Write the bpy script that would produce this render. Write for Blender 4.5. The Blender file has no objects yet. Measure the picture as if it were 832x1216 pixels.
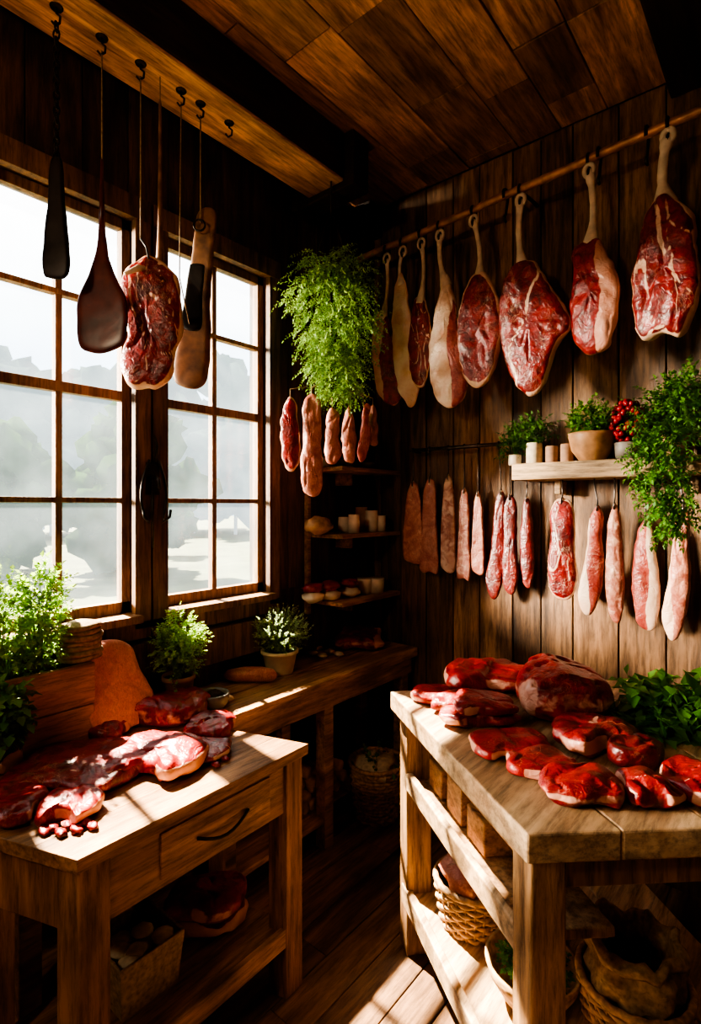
import bpy, bmesh, math, random
from mathutils import Vector, noise, Matrix
random.seed(7)
V=Vector
# ------------------------------------------------------------------ room frame
# left (window) wall = plane x=0, plank wall = plane y=0, floor z=0. Room is x>0, y<0.
TH=math.radians(39.806); CO,SI=math.cos(TH),math.sin(TH)
CAM=V((-.1*CO+3.3*SI, -.1*SI-3.3*CO, 1.6))
FW=V((-SI,CO,0)); RT=V((CO,SI,0)); UP=V((0,0,1)); FP=640.0
CEIL=3.38
def ray(px,py): return FW+RT*((px-416)/FP)+UP*((600-py)/FP)
def wallp(px,py,w):
    d=ray(px,py); return CAM+d*((-w-CAM.y)/d.y)
def leftp(px,py,x):
    d=ray(px,py); return CAM+d*((x-CAM.x)/d.x)
def topp(px,py,z):
    d=ray(px,py); return CAM+d*((z-CAM.z)/d.z)
def camp(px,py,Y): return CAM+ray(px,py)*Y
def dep(P): return (P-CAM).dot(FW)
# ------------------------------------------------------------------ mesh builder
class MB:
    def __init__(s): s.v=[];s.f=[];s.m=[];s.a=[];s.sm=[]
    def add(s,vs,fs,m=0,smooth=True,a=.5):
        o=len(s.v); s.v+= [tuple(p) for p in vs]
        s.a+= (a if isinstance(a,list) else [a]*len(vs))
        for f in fs: s.f.append(tuple(i+o for i in f)); s.m.append(m); s.sm.append(smooth)
    def hexa(s,b,t,m=0,a=None):
        if a is None: a=random.random()
        s.add(list(b)+list(t),[(0,3,2,1),(4,5,6,7),(0,1,5,4),(1,2,6,5),(2,3,7,6),(3,0,4,7)],m,False,a)
    def box(s,p0,p1,m=0,a=None):
        x0,y0,z0=p0;x1,y1,z1=p1
        q=[(x0,y0),(x1,y0),(x1,y1),(x0,y1)]
        s.hexa([(x,y,z0) for x,y in q],[(x,y,z1) for x,y in q],m,a)
    def prism(s,q,z0,z1,m=0,a=None):
        s.hexa([(p[0],p[1],z0) for p in q],[(p[0],p[1],z1) for p in q],m,a)
    def tube(s,path,rad,seg=10,m=0,a=.5,closed=False,sq=1.0,cap=True):
        path=[V(p) for p in path]; n=len(path)
        if not isinstance(rad,(list,tuple)): rad=[rad]*n
        rad=list(rad)
        aa=a if isinstance(a,list) else [a]*n
        vs=[];al=[]
        prev=None
        for i in range(n):
            if closed: t=path[(i+1)%n]-path[i-1]
            else: t=path[min(i+1,n-1)]-path[max(i-1,0)]
            if t.length<1e-9: t=V((0,0,1))
            t.normalize()
            if prev is None:
                r=V((0,1,0)) if abs(t.y)<.9 else V((1,0,0))
                x=t.cross(r).normalized()
            else:
                x=prev-t*prev.dot(t)
                x.normalize()
            prev=x; y=t.cross(x)
            for k in range(seg):
                an=2*math.pi*k/seg
                vs.append(path[i]+x*(math.cos(an)*rad[i])+y*(math.sin(an)*rad[i]*sq)); al.append(aa[i])
        fs=[]
        R=n if closed else n-1
        for i in range(R):
            j=(i+1)%n
            for k in range(seg):
                l=(k+1)%seg
                fs.append((i*seg+k,i*seg+l,j*seg+l,j*seg+k))
        if not closed and cap:
            fs.append(tuple(range(seg-1,-1,-1))); fs.append(tuple((n-1)*seg+k for k in range(seg)))
        s.add(vs,fs,m,True,al)
    def lathe(s,prof,O,seg=32,m=0,a=.5,wob=0,sx=1,sy=1,seed=0):
        O=V(O); vs=[]
        for r,z in prof:
            for k in range(seg):
                an=2*math.pi*k/seg
                rr=r
                if wob and r>0: rr=r*(1+wob*noise.noise(V((math.cos(an)*2+seed,math.sin(an)*2,z*14+seed))))
                vs.append(O+V((math.cos(an)*rr*sx,math.sin(an)*rr*sy,z+(wob*.12*noise.noise(V((math.cos(an)*3,math.sin(an)*3,seed+r*20))) if wob else 0))))
        fs=[]
        for i in range(len(prof)-1):
            for k in range(seg):
                l=(k+1)%seg; fs.append((i*seg+k,i*seg+l,(i+1)*seg+l,(i+1)*seg+k))
        s.add(vs,fs,m,True,a)
    def ball(s,O,r,m=0,a=.5,sc=(1,1,1),seg=14,lump=0,seed=0):
        O=V(O); vs=[];fs=[];nn=seg//2+1
        for i in range(nn+1):
            ph=math.pi*i/nn
            for k in range(seg):
                an=2*math.pi*k/seg
                d=V((math.sin(ph)*math.cos(an),math.sin(ph)*math.sin(an),math.cos(ph)))
                f=1+lump*noise.noise(d*1.8+V((seed,seed*2,0)))
                vs.append(O+V((d.x*sc[0],d.y*sc[1],d.z*sc[2]))*r*f)
        for i in range(nn):
            for k in range(seg):
                l=(k+1)%seg; fs.append((i*seg+k,i*seg+l,(i+1)*seg+l,(i+1)*seg+k))
        s.add(vs,fs,m,True,a)
    def slab(s,outl,O,ux,uz,un,w,h,T,fat,m=0,na=84,p=6,lump=.25,seed=0,bulge=0,groove=.12,jag=.009,prof=None):
        O=V(O);pts=catmull(outl,na)
        cx=sum(q[0] for q in pts)/na; cy=sum(q[1] for q in pts)/na
        rs=[.1,.2,.3,.4,.49,.57,.65,.72,.79,.85,.90,.94,.97,.99,1.0]
        vs=[];al=[];fs=[]
        def put(u,v,r,side,an):
            hgt=max(0,1-r**p)**.42*(1+bulge*(1-r))
            P=O+ux*(u*w)-uz*(v*h)
            nz=noise.noise(P*12+V((seed,0,side)))*.7+noise.noise(P*30+V((seed,0,side)))*.3
            g=abs(noise.noise(V((P.x*11+seed,P.y*11,P.z*7+side))+V((noise.noise(P*9),0,noise.noise(P*8)))*.6))
            gr=-groove*T*(1-ss(0,.10,g))*(1-ss(.85,1,r))
            tp=prof(u,v) if prof else 1.0
            P=P+un*(side*(T/2*hgt*tp+gr)+nz*T*lump*.5*(1 if r<1 else .5))
            P=P+ux*(noise.noise(P*22+V((seed,9,3)))*jag*min(1,r*1.2))+uz*(noise.noise(P*22+V((seed,3,8)))*jag*r)
            vs.append(P); al.append(fat(u,v,r,an,side))
        c0=[]
        for side in (1,-1):
            put(cx,cy,0,side,0); c=len(vs)-1; rings=[]
            for r in rs:
                if r==1.0 and side==-1: rings.append(c0[-1]); continue
                st=len(vs)
                for k,q in enumerate(pts):
                    put(cx+(q[0]-cx)*r,cy+(q[1]-cy)*r,r,side,k/na)
                rings.append(st)
            c0=rings
            for k in range(na):
                l=(k+1)%na; fs.append((c,rings[0]+k,rings[0]+l))
                for i in range(len(rs)-1): fs.append((rings[i]+k,rings[i+1]+k,rings[i+1]+l,rings[i]+l))
        s.add(vs,fs,m,True,al)
    def done(s,name,mats,bev=0,org=None,sub=0):
        xs=[v[0] for v in s.v];ys=[v[1] for v in s.v];zs=[v[2] for v in s.v]
        o=org or ((min(xs)+max(xs))/2,(min(ys)+max(ys))/2,min(zs))
        me=bpy.data.meshes.new(name)
        me.from_pydata([(v[0]-o[0],v[1]-o[1],v[2]-o[2]) for v in s.v],[],s.f)
        for mm in mats: me.materials.append(mm)
        me.polygons.foreach_set('material_index',s.m); me.polygons.foreach_set('use_smooth',s.sm)
        at=me.attributes.new('tint','FLOAT','POINT'); at.data.foreach_set('value',s.a)
        bm=bmesh.new(); bm.from_mesh(me); bmesh.ops.recalc_face_normals(bm,faces=bm.faces); bm.to_mesh(me); bm.free()
        ob=bpy.data.objects.new(name,me); ob.location=o; bpy.context.scene.collection.objects.link(ob)
        if bev:
            b=ob.modifiers.new('bevel','BEVEL'); b.width=bev; b.segments=2; b.limit_method='ANGLE'
        return ob
def catmull(p,n):
    N=len(p);out=[]
    for i in range(n):
        t=i/n*N; k=int(t); f=t-k
        a,b,c,d=[p[(k+j)%N] for j in (-1,0,1,2)]
        out.append(tuple(.5*((2*b[j])+(-a[j]+c[j])*f+(2*a[j]-5*b[j]+4*c[j]-d[j])*f*f+(-a[j]+3*b[j]-3*c[j]+d[j])*f**3) for j in (0,1)))
    return out
def ss(a,b,x): t=max(0,min(1,(x-a)/(b-a))); return t*t*(3-2*t)
# ------------------------------------------------------------------ materials
def newmat(name):
    m=bpy.data.materials.new(name); m.use_nodes=True; nt=m.node_tree; nt.nodes.clear()
    o=nt.nodes.new('ShaderNodeOutputMaterial'); b=nt.nodes.new('ShaderNodeBsdfPrincipled')
    nt.links.new(b.outputs[0],o.inputs[0]); return m,nt,b,o
def N(nt,t,**k):
    n=nt.nodes.new(t)
    for a,b in k.items(): setattr(n,a,b)
    return n
def ramp(nt,src,stops):
    r=nt.nodes.new('ShaderNodeValToRGB'); e=r.color_ramp.elements
    while len(e)<len(stops): e.new(.5)
    for i,(p,c) in enumerate(stops):
        e[i].position=p; e[i].color=tuple(c)[:3]+(1,) if hasattr(c,'__len__') else (c,c,c,1)
    nt.links.new(src,r.inputs[0]); return r
def mixc(nt,f,a,b,mode='MIX'):
    m=nt.nodes.new('ShaderNodeMix'); m.data_type='RGBA'; m.blend_type=mode
    for s,i in ((f,0),(a,6),(b,7)):
        if hasattr(s,'links'): nt.links.new(s,m.inputs[i])
        elif i==0: m.inputs[0].default_value=s
        else: m.inputs[i].default_value=tuple(s)+(1,)
    return m.outputs[2]
def math_(nt,op,a,b=None,c=None,clamp=False):
    m=nt.nodes.new('ShaderNodeMath'); m.operation=op; m.use_clamp=clamp
    for i,s in enumerate((a,b,c)):
        if s is None: continue
        if hasattr(s,'links'): nt.links.new(s,m.inputs[i])
        else: m.inputs[i].default_value=s
    return m.outputs[0]
def wood(name,dark,light,axis='z',rough=.55,var=.6,sc=1.0,bump=.45,spec=.4,gain=1.5):
    dark=tuple(min(.9,x*gain) for x in dark); light=tuple(min(.92,x*gain) for x in light)
    m,nt,b,o=newmat(name)
    tc=N(nt,'ShaderNodeTexCoord'); at=N(nt,'ShaderNodeAttribute',attribute_name='tint')
    mp=N(nt,'ShaderNodeMapping'); s={'x':(.9,9,9),'y':(9,.9,9),'z':(9,9,.9)}[axis]
    mp.inputs['Scale'].default_value=[q*sc for q in s]
    nt.links.new(tc.outputs['Object'],mp.inputs[0])
    off=math_(nt,'MULTIPLY',at.outputs['Fac'],37.0)
    ad=N(nt,'ShaderNodeVectorMath',operation='ADD'); nt.links.new(mp.outputs[0],ad.inputs[0]); nt.links.new(off,ad.inputs[1])
    n1=N(nt,'ShaderNodeTexNoise'); n1.inputs['Scale'].default_value=1.3; n1.inputs['Detail'].default_value=6; n1.inputs['Distortion'].default_value=1.6
    n2=N(nt,'ShaderNodeTexNoise'); n2.inputs['Scale'].default_value=7; n2.inputs['Detail'].default_value=9; n2.inputs['Roughness'].default_value=.75
    for q in (n1,n2): nt.links.new(ad.outputs[0],q.inputs['Vector'])
    n3=N(nt,'ShaderNodeTexNoise'); n3.inputs['Scale'].default_value=3.0; n3.inputs['Detail'].default_value=6; nt.links.new(tc.outputs['Object'],n3.inputs['Vector'])
    r1=ramp(nt,n1.outputs['Fac'],[(.3,dark),(.68,light)])
    r2=ramp(nt,n2.outputs['Fac'],[(.36,.2),(.56,1.0)])
    c=mixc(nt,.8,r1.outputs[0],r2.outputs[0],'MULTIPLY')
    r3=ramp(nt,n3.outputs['Fac'],[(.38,.4),(.6,1.0)])
    c=mixc(nt,.75,c,r3.outputs[0],'MULTIPLY')
    vo=N(nt,'ShaderNodeTexVoronoi'); vo.inputs['Scale'].default_value=.55
    mp2=N(nt,'ShaderNodeMapping'); s2={'x':(2,7,7),'y':(7,2,7),'z':(7,7,2)}[axis]; mp2.inputs['Scale'].default_value=s2
    nt.links.new(tc.outputs['Object'],mp2.inputs[0]); nt.links.new(mp2.outputs[0],vo.inputs['Vector'])
    kn=ramp(nt,vo.outputs['Distance'],[(.05,.2),(.13,1.0)]); c=mixc(nt,.85,c,kn.outputs[0],'MULTIPLY')
    val=math_(nt,'MULTIPLY_ADD',at.outputs['Fac'],var,1.15-var/2)
    hs=N(nt,'ShaderNodeHueSaturation'); nt.links.new(c,hs.inputs['Color']); nt.links.new(val,hs.inputs['Value'])
    nt.links.new(hs.outputs[0],b.inputs['Base Color'])
    b.inputs['Roughness'].default_value=rough; b.inputs['Specular IOR Level'].default_value=spec
    bp=N(nt,'ShaderNodeBump'); bp.inputs['Strength'].default_value=bump; bp.inputs['Distance'].default_value=.01
    nt.links.new(n2.outputs['Fac'],bp.inputs['Height']); nt.links.new(bp.outputs[0],b.inputs['Normal'])
    return m
def meat(name,dark,lean,fatc,vein=.5,rough=.38,vs=16,coat=.25):
    m,nt,b,o=newmat(name)
    tc=N(nt,'ShaderNodeTexCoord'); at=N(nt,'ShaderNodeAttribute',attribute_name='tint'); oi=N(nt,'ShaderNodeObjectInfo')
    ad=N(nt,'ShaderNodeVectorMath',operation='ADD'); nt.links.new(tc.outputs['Object'],ad.inputs[0])
    nt.links.new(math_(nt,'MULTIPLY',oi.outputs['Random'],20.0),ad.inputs[1])
    def nz(s,d,dist=0,vec=None):
        q=N(nt,'ShaderNodeTexNoise'); q.inputs['Scale'].default_value=s;q.inputs['Detail'].default_value=d;q.inputs['Distortion'].default_value=dist
        nt.links.new(vec or ad.outputs[0],q.inputs['Vector']); return q.outputs['Fac']
    mp=N(nt,'ShaderNodeMapping'); mp.inputs['Scale'].default_value=(1,1,.4); nt.links.new(ad.outputs[0],mp.inputs[0]); st=mp.outputs[0]
    base=ramp(nt,nz(16,7,1.2),[(.34,dark),(.64,lean)]).outputs[0]
    fib=ramp(nt,nz(95,3,2.5,st),[(.35,.55),(.6,1.0)]).outputs[0]; base=mixc(nt,.55,base,fib,'MULTIPLY')
    ve=ramp(nt,nz(vs,5,2.2,st),[(.480,0.0),(.497,1.0),(.514,0.0)]).outputs[0]
    ve2=ramp(nt,nz(vs*2.6,4,1.5,st),[(.475,0.0),(.495,.6),(.515,0.0)]).outputs[0]
    ve=math_(nt,'MAXIMUM',ve,ve2)
    vm=ramp(nt,nz(8,2),[(.45,0.0),(.6,1.0)]).outputs[0]
    vv=math_(nt,'MULTIPLY',ve,vm); vv=math_(nt,'MULTIPLY',vv,vein)
    f=math_(nt,'MULTIPLY_ADD',nz(28,5,.6),.9,-.45); f=math_(nt,'ADD',f,at.outputs['Fac'])
    f=math_(nt,'MULTIPLY_ADD',f,5.0,-2.4,clamp=True); f=math_(nt,'MAXIMUM',f,vv)
    fc=ramp(nt,nz(11,4),[(.3,tuple(x*y for x,y in zip(fatc,(.85,.6,.5)))),(.6,fatc)]).outputs[0]
    c=mixc(nt,f,base,fc); nt.links.new(c,b.inputs['Base Color'])
    b.inputs['Roughness'].default_value=rough; b.inputs['Coat Weight'].default_value=coat; b.inputs['Coat Roughness'].default_value=.2
    bp=N(nt,'ShaderNodeBump'); bp.inputs['Strength'].default_value=.7; bp.inputs['Distance'].default_value=.006
    nt.links.new(nz(40,7,1.4),bp.inputs['Height']); nt.links.new(bp.outputs[0],b.inputs['Normal']); nt.links.new(bp.outputs[0],b.inputs['Coat Normal'])
    return m
def plain(name,c,rough=.6,metal=0,ns=30,va=.35,bump=.2):
    m,nt,b,o=newmat(name)
    tc=N(nt,'ShaderNodeTexCoord'); q=N(nt,'ShaderNodeTexNoise'); q.inputs['Scale'].default_value=ns; q.inputs['Detail'].default_value=5
    nt.links.new(tc.outputs['Object'],q.inputs['Vector'])
    r=ramp(nt,q.outputs['Fac'],[(.3,tuple(x*(1-va) for x in c)),(.7,tuple(min(1,x*(1+va)) for x in c))])
    nt.links.new(r.outputs[0],b.inputs['Base Color']); b.inputs['Roughness'].default_value=rough; b.inputs['Metallic'].default_value=metal
    bp=N(nt,'ShaderNodeBump'); bp.inputs['Strength'].default_value=bump; bp.inputs['Distance'].default_value=.004
    nt.links.new(q.outputs['Fac'],bp.inputs['Height']); nt.links.new(bp.outputs[0],b.inputs['Normal'])
    return m
def leafmat(name,c1,c2,tr=.45):
    m,nt,b,o=newmat(name)
    at=N(nt,'ShaderNodeAttribute',attribute_name='tint')
    r=ramp(nt,at.outputs['Fac'],[(0,c1),(1,c2)]); nt.links.new(r.outputs[0],b.inputs['Base Color']); b.inputs['Roughness'].default_value=.5
    t=N(nt,'ShaderNodeBsdfTranslucent'); nt.links.new(r.outputs[0],t.inputs[0])
    mx=N(nt,'ShaderNodeMixShader'); mx.inputs[0].default_value=tr
    nt.links.new(b.outputs[0],mx.inputs[1]); nt.links.new(t.outputs[0],mx.inputs[2]); nt.links.new(mx.outputs[0],o.inputs[0]); return m
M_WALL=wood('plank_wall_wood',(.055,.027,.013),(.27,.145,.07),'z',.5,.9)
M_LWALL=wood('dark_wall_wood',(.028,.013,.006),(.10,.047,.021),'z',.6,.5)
M_CASE=wood('window_casing_wood',(.05,.024,.010),(.19,.095,.042),'z',.5,.4)
M_CEIL=wood('ceiling_wood',(.14,.056,.018),(.50,.24,.085),'y',.28,1.0,1.0,.35,.5)
M_BEAM_LIT=wood('beam_lit_wood',(.24,.12,.05),(.60,.34,.155),'y',.55,.2)
M_DBEAM=wood('dark_and_shaded_beam_wood',(.02,.009,.004),(.055,.026,.012),'y',.7,.3,gain=1)  # dark beams; also paints shade onto the sides of the window-side beam
M_FLOOR=wood('floor_wood',(.06,.03,.016),(.26,.14,.07),'y',.36,.7)
M_FRAME=wood('window_frame_wood',(.14,.066,.025),(.36,.19,.08),'z',.45,.3,gain=1.2)
M_TABR=wood('bench_wood',(.34,.2,.10),(.66,.46,.27),'y',.45,.25,.8,gain=1.15)
M_TABR2=wood('bench_leg_wood',(.2,.1,.045),(.5,.29,.14),'z',.55,.3,gain=1.1)
M_TABL=wood('table_wood',(.2,.09,.036),(.5,.27,.12),'y',.4,.25,gain=1.15)
M_TABL2=wood('table_leg_wood',(.16,.07,.026),(.42,.21,.09),'z',.5,.3,gain=1.2)
M_CNT=wood('counter_wood',(.2,.09,.035),(.52,.29,.13),'y',.42,.25,gain=1.3)
M_BOX=wood('box_wood',(.16,.07,.028),(.42,.22,.09),'x',.55,.3)
M_SHELF=wood('pale_shelf_wood',(.28,.17,.09),(.62,.43,.25),'x',.55,.2,gain=1.2)
FATC=(.76,.53,.39)
M_RED=meat('red_meat',(.085,.002,.003),(.32,.009,.008),FATC,.5)
M_LEAN=meat('lean_meat',(.13,.002,.003),(.38,.009,.008),(.70,.38,.28),.3,.38)
M_DARK=meat('dark_meat',(.045,.003,.004),(.17,.009,.008),(.6,.34,.25),.25,.34)
M_PINK=meat('pink_pork',(.38,.10,.065),(.58,.24,.165),(.76,.53,.40),.35,.45,16,.12)
M_PALE=meat('pale_pork',(.26,.022,.018),(.46,.10,.07),(.76,.58,.44),.5,.42,16,.15)
M_CURE=meat('cured_meat',(.06,.003,.003),(.19,.010,.008),(.55,.26,.18),.45,.4,26,.2)
M_BONE=plain('bone_fat',(.66,.51,.37),.45,0,25,.2)
M_IRON=plain('wrought_iron',(.035,.03,.027),.4,.8,40,.4)
M_STEEL=plain('worn_steel',(.13,.11,.10),.38,.9,30,.5)
M_BLADE=plain('blackened_steel',(.028,.024,.022),.45,.6,14,.5)
M_ROD=plain('copper_rod',(.42,.2,.10),.4,.4,18,.5)
M_CORD=plain('twine',(.26,.18,.10),.9,0,80)
M_WICK=plain('wicker',(.42,.25,.12),.6,0,60,.5,.4)
M_LINEN=plain('linen',(.6,.5,.36),.9,0,40,.25,.5)
M_SACK=plain('burlap_sack',(.36,.25,.14),.95,0,70,.4,.7)
M_TERRA=plain('terracotta',(.30,.17,.10),.7,0,20,.3)
M_STONE=plain('grey_stoneware',(.16,.14,.12),.5,0,25,.3)
M_CERAM=plain('cream_ceramic',(.70,.60,.47),.4,0,14,.2)
M_SOIL=plain('soil',(.03,.018,.01),.95,0,90,.5,.8)
M_TOOLW=plain('paddle_wood',(.105,.018,.012),.32,0,14,.6)
M_HANDLE=plain('worn_handle_wood',(.20,.095,.042),.5,0,18,.55)
M_BOWL=plain('turned_bowl_wood',(.34,.18,.085),.5,0,18,.4)
M_BREAD=plain('crust',(.40,.23,.12),.7,0,20,.5,.4)
M_BERRY=plain('red_berries',(.28,.006,.01),.3,0,30,.4)
L_LIME=leafmat('lime_leaves',(.16,.34,.03),(.45,.66,.08),.5)
L_GREEN=leafmat('green_leaves',(.03,.14,.015),(.19,.41,.045),.4)
L_BASIL=leafmat('basil_leaves',(.06,.24,.03),(.24,.50,.07),.35)
L_HERB=leafmat('hanging_herb_leaves',(.07,.20,.03),(.42,.60,.15),.45)
L_SAGE=leafmat('sage_leaves',(.2,.34,.12),(.56,.68,.34),.45)
L_DARK=leafmat('dark_leaves',(.03,.11,.015),(.13,.28,.05),.3)
# glass
mg=bpy.data.materials.new('old_window_glass'); mg.use_nodes=True; nt=mg.node_tree; nt.nodes.clear()
o=N(nt,'ShaderNodeOutputMaterial'); t1=N(nt,'ShaderNodeBsdfTransparent'); t2=N(nt,'ShaderNodeBsdfTranslucent'); g=N(nt,'ShaderNodeBsdfGlossy')
g.inputs['Roughness'].default_value=.05; t2.inputs[0].default_value=(.7,.86,1,1)
tc=N(nt,'ShaderNodeTexCoord'); q=N(nt,'ShaderNodeTexNoise'); q.inputs['Scale'].default_value=4; q.inputs['Detail'].default_value=5; nt.links.new(tc.outputs['Object'],q.inputs['Vector'])
m1=N(nt,'ShaderNodeMixShader'); nt.links.new(ramp(nt,q.outputs['Fac'],[(.3,.008),(.75,.035)]).outputs[0],m1.inputs[0])
m2=N(nt,'ShaderNodeMixShader'); m2.inputs[0].default_value=.04
nt.links.new(t1.outputs[0],m1.inputs[1]);nt.links.new(t2.outputs[0],m1.inputs[2]);nt.links.new(m1.outputs[0],m2.inputs[1]);nt.links.new(g.outputs[0],m2.inputs[2]);nt.links.new(m2.outputs[0],o.inputs[0])
# ------------------------------------------------------------------ room shell
RX,RY=3.7,-4.3; Z0=-.12
mb=MB(); x=-.2
mb.box((-.2,.025,Z0),(RX+.1,.12,CEIL+.1),0,.1)
while x<RX:
    w=random.uniform(.14,.21); mb.box((x+.003,random.uniform(.0,.005),Z0),(min(x+w,RX)-.003,.03,CEIL)); x+=w
mb.done('wall_back',[M_WALL],.003)
WIN=[(-1.38,-.80),(-2.04,-1.50),(-3.5,-2.45)]; WZ0,WZ1=1.17,2.74  # third window is out of view, added to let in more sun
mb=MB()
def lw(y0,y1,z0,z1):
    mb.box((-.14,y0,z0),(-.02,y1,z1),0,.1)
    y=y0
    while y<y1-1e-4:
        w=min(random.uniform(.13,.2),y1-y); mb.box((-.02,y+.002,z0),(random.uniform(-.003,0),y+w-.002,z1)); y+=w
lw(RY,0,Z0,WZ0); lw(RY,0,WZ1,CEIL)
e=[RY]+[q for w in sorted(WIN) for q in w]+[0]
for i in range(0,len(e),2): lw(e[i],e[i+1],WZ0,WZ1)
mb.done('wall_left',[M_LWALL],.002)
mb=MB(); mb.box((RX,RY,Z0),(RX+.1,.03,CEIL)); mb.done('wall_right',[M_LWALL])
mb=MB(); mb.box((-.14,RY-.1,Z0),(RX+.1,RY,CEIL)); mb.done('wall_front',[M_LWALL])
mb=MB(); mb.box((0,RY,-.12),(RX,.0,-.02),0,.1); x=0
while x<RX:
    w=random.uniform(.12,.17); y=RY-random.random()
    while y<0:
        l=random.uniform(1.1,2.0); y0,y1=max(y,RY),min(y+l,0)
        if y1>y0+.01: mb.box((x+.002,y0+.001,-.03),(min(x+w,RX)-.002,y1-.001,random.uniform(-.001,.0)))
        y+=l
    x+=w
mb.done('floor',[M_FLOOR],.002)
mb=MB(); mb.box((-.14,RY-.1,CEIL+.03),(RX+.1,.12,CEIL+.15),0,.1); x=0
while x<RX:
    w=random.uniform(.19,.27); y=RY-random.random()
    while y<0:
        l=random.uniform(.35,.9); y0,y1=max(y,RY),min(y+l,0)
        if y1>y0+.01: mb.box((x+.0025,y0+.002,CEIL+random.uniform(0,.006)),(min(x+w,RX)-.0025,y1-.002,CEIL+.035))
        y+=l
    x+=w
mb.done('ceiling',[M_CEIL],.003)
mb=MB(); mb.box((.13,RY,3.168),(.365,-.64,CEIL),1,.5);  # beam body in dark wood, so its sides carry painted shade
mb.box((.13,RY,3.15),(.36,-.64,3.167),0,.9); mb.done('ceiling_beam',[M_BEAM_LIT,M_DBEAM],.006)  # pale board paints the lit underside of the same beam
mb=MB(); mb.box((0,-.64,3.12),(.42,-.52,CEIL),0,.3); mb.done('ceiling_beam_bracket',[M_DBEAM],.008)
mb=MB(); mb.box((1.62,RY,3.3),(1.85,-.002,CEIL),0,.3); mb.done('ceiling_beam',[M_DBEAM],.008)
mb=MB(); mb.box((0,-.12,3.2),(.12,0,CEIL),0,.3); mb.box((0,-.075,0),(.06,0,3.2),0,.3); mb.done('trim_1',[M_DBEAM],.006)
# windows
for i,(y0,y1) in enumerate(WIN):
    mb=MB()
    c=.055
    mb.box((0,y0-c,WZ0-.06),(.03,y0+.012,WZ1+c),2); mb.box((0,y1-.012,WZ0-.06),(.03,y1+c,WZ1+c),2)
    mb.box((0,y0-c,WZ1-.012),(.036,y1+c,WZ1+c+.02),2); 
    mb.box((-.1,y0,WZ0-.03),(.07,y1,WZ0)); mb.box((0,y0-c,WZ0-.1),(.03,y1+c,WZ0-.031),2)
    X0,X1=-.075,-.035
    mb.box((X0,y0,WZ0),(X1,y0+.035,WZ1)); mb.box((X0,y1-.035,WZ0),(X1,y1,WZ1))
    mb.box((X0,y0,WZ0),(X1,y1,WZ0+.045)); mb.box((X0,y0,WZ1-.04),(X1,y1,WZ1))
    nv=2 if i<2 else 4
    for k in range(1,nv):
        ym=y0+(y1-y0)*k/nv; mb.box((X0+.005,ym-.012,WZ0+.04),(X1-.003,ym+.012,WZ1-.03))
    for z,h in ((1.62,.010),(2.035,.019),(2.38,.010)):
        mb.box((X0+.003,y0+.03,z-h),(X1-.001,y1-.03,z+h))
    mb.box((-.058,y0+.02,WZ0+.02),(-.055,y1-.02,WZ1-.02),1,.5)
    mb.done('window_%d'%(i+1),[M_FRAME,mg,M_CASE],.003)
# ------------------------------------------------------------------ exterior
M_GRASS=plain('hazy_meadow',(.045,.062,.028),.9,0,1.2,.4)
mb=MB(); mb.box((-80,-60,-.7),(-.3,80,-.4)); mb.done('meadow_ground',[M_GRASS])
def painted_haze(name,c,e,st):  # haze painted into the foliage as a pale emission
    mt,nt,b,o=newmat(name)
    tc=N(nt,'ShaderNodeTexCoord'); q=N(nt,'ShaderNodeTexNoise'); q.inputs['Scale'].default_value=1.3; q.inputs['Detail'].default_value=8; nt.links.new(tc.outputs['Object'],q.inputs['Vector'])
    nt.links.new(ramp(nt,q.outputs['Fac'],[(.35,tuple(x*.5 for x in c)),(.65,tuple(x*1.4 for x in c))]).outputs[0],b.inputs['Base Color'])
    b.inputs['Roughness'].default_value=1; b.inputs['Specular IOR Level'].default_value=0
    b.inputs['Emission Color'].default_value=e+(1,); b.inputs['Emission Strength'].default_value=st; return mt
mt=painted_haze('foliage_painted_haze',(.014,.030,.009),(.34,.48,.42),.34)
mt2=painted_haze('distant_foliage_painted_haze',(.012,.020,.016),(.48,.62,.70),.8)
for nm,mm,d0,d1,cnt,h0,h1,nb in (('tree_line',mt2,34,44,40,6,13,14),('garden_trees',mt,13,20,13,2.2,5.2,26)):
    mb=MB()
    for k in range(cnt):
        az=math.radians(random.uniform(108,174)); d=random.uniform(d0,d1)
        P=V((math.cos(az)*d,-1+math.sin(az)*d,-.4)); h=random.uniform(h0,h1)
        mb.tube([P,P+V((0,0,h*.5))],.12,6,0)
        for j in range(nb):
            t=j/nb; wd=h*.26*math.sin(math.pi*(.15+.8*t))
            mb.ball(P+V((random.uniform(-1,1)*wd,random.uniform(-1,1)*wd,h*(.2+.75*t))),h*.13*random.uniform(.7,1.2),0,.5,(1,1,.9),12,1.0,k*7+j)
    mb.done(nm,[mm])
# ------------------------------------------------------------------ furniture
def Q(q,u,v):
    a,b,c,d=[V((p[0],p[1],0)) for p in q]
    return (a*(1-u)+b*u)*(1-v)+(d*(1-u)+c*u)*v
def sub(q,u0,u1,v0,v1): return [Q(q,u0,v0),Q(q,u1,v0),Q(q,u1,v1),Q(q,u0,v1)]
RTQ=[(1.596,-1.494),(.868,-.968),(1.504,-.243),(2.20,-.93)]; RZ=.91
mb=MB()
for k in range(4): mb.prism(sub(RTQ,0,1,k/4+.0003,(k+1)/4-.0003),RZ-.065,RZ,0)
for u in (.03,.89):
    for v in (.03,.88): mb.prism(sub(RTQ,u,u+.085,v,v+.095),0,RZ-.065,1)
mb.prism(sub(RTQ,.1,.9,.05,.075),.79,RZ-.066,1,.2); mb.prism(sub(RTQ,.1,.9,.92,.945),.76,RZ-.066,1,.2)
mb.prism(sub(RTQ,.05,.08,.1,.9),.76,RZ-.066,1,.1); mb.prism(sub(RTQ,.92,.95,.1,.9),.76,RZ-.066,1,.1)
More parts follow.
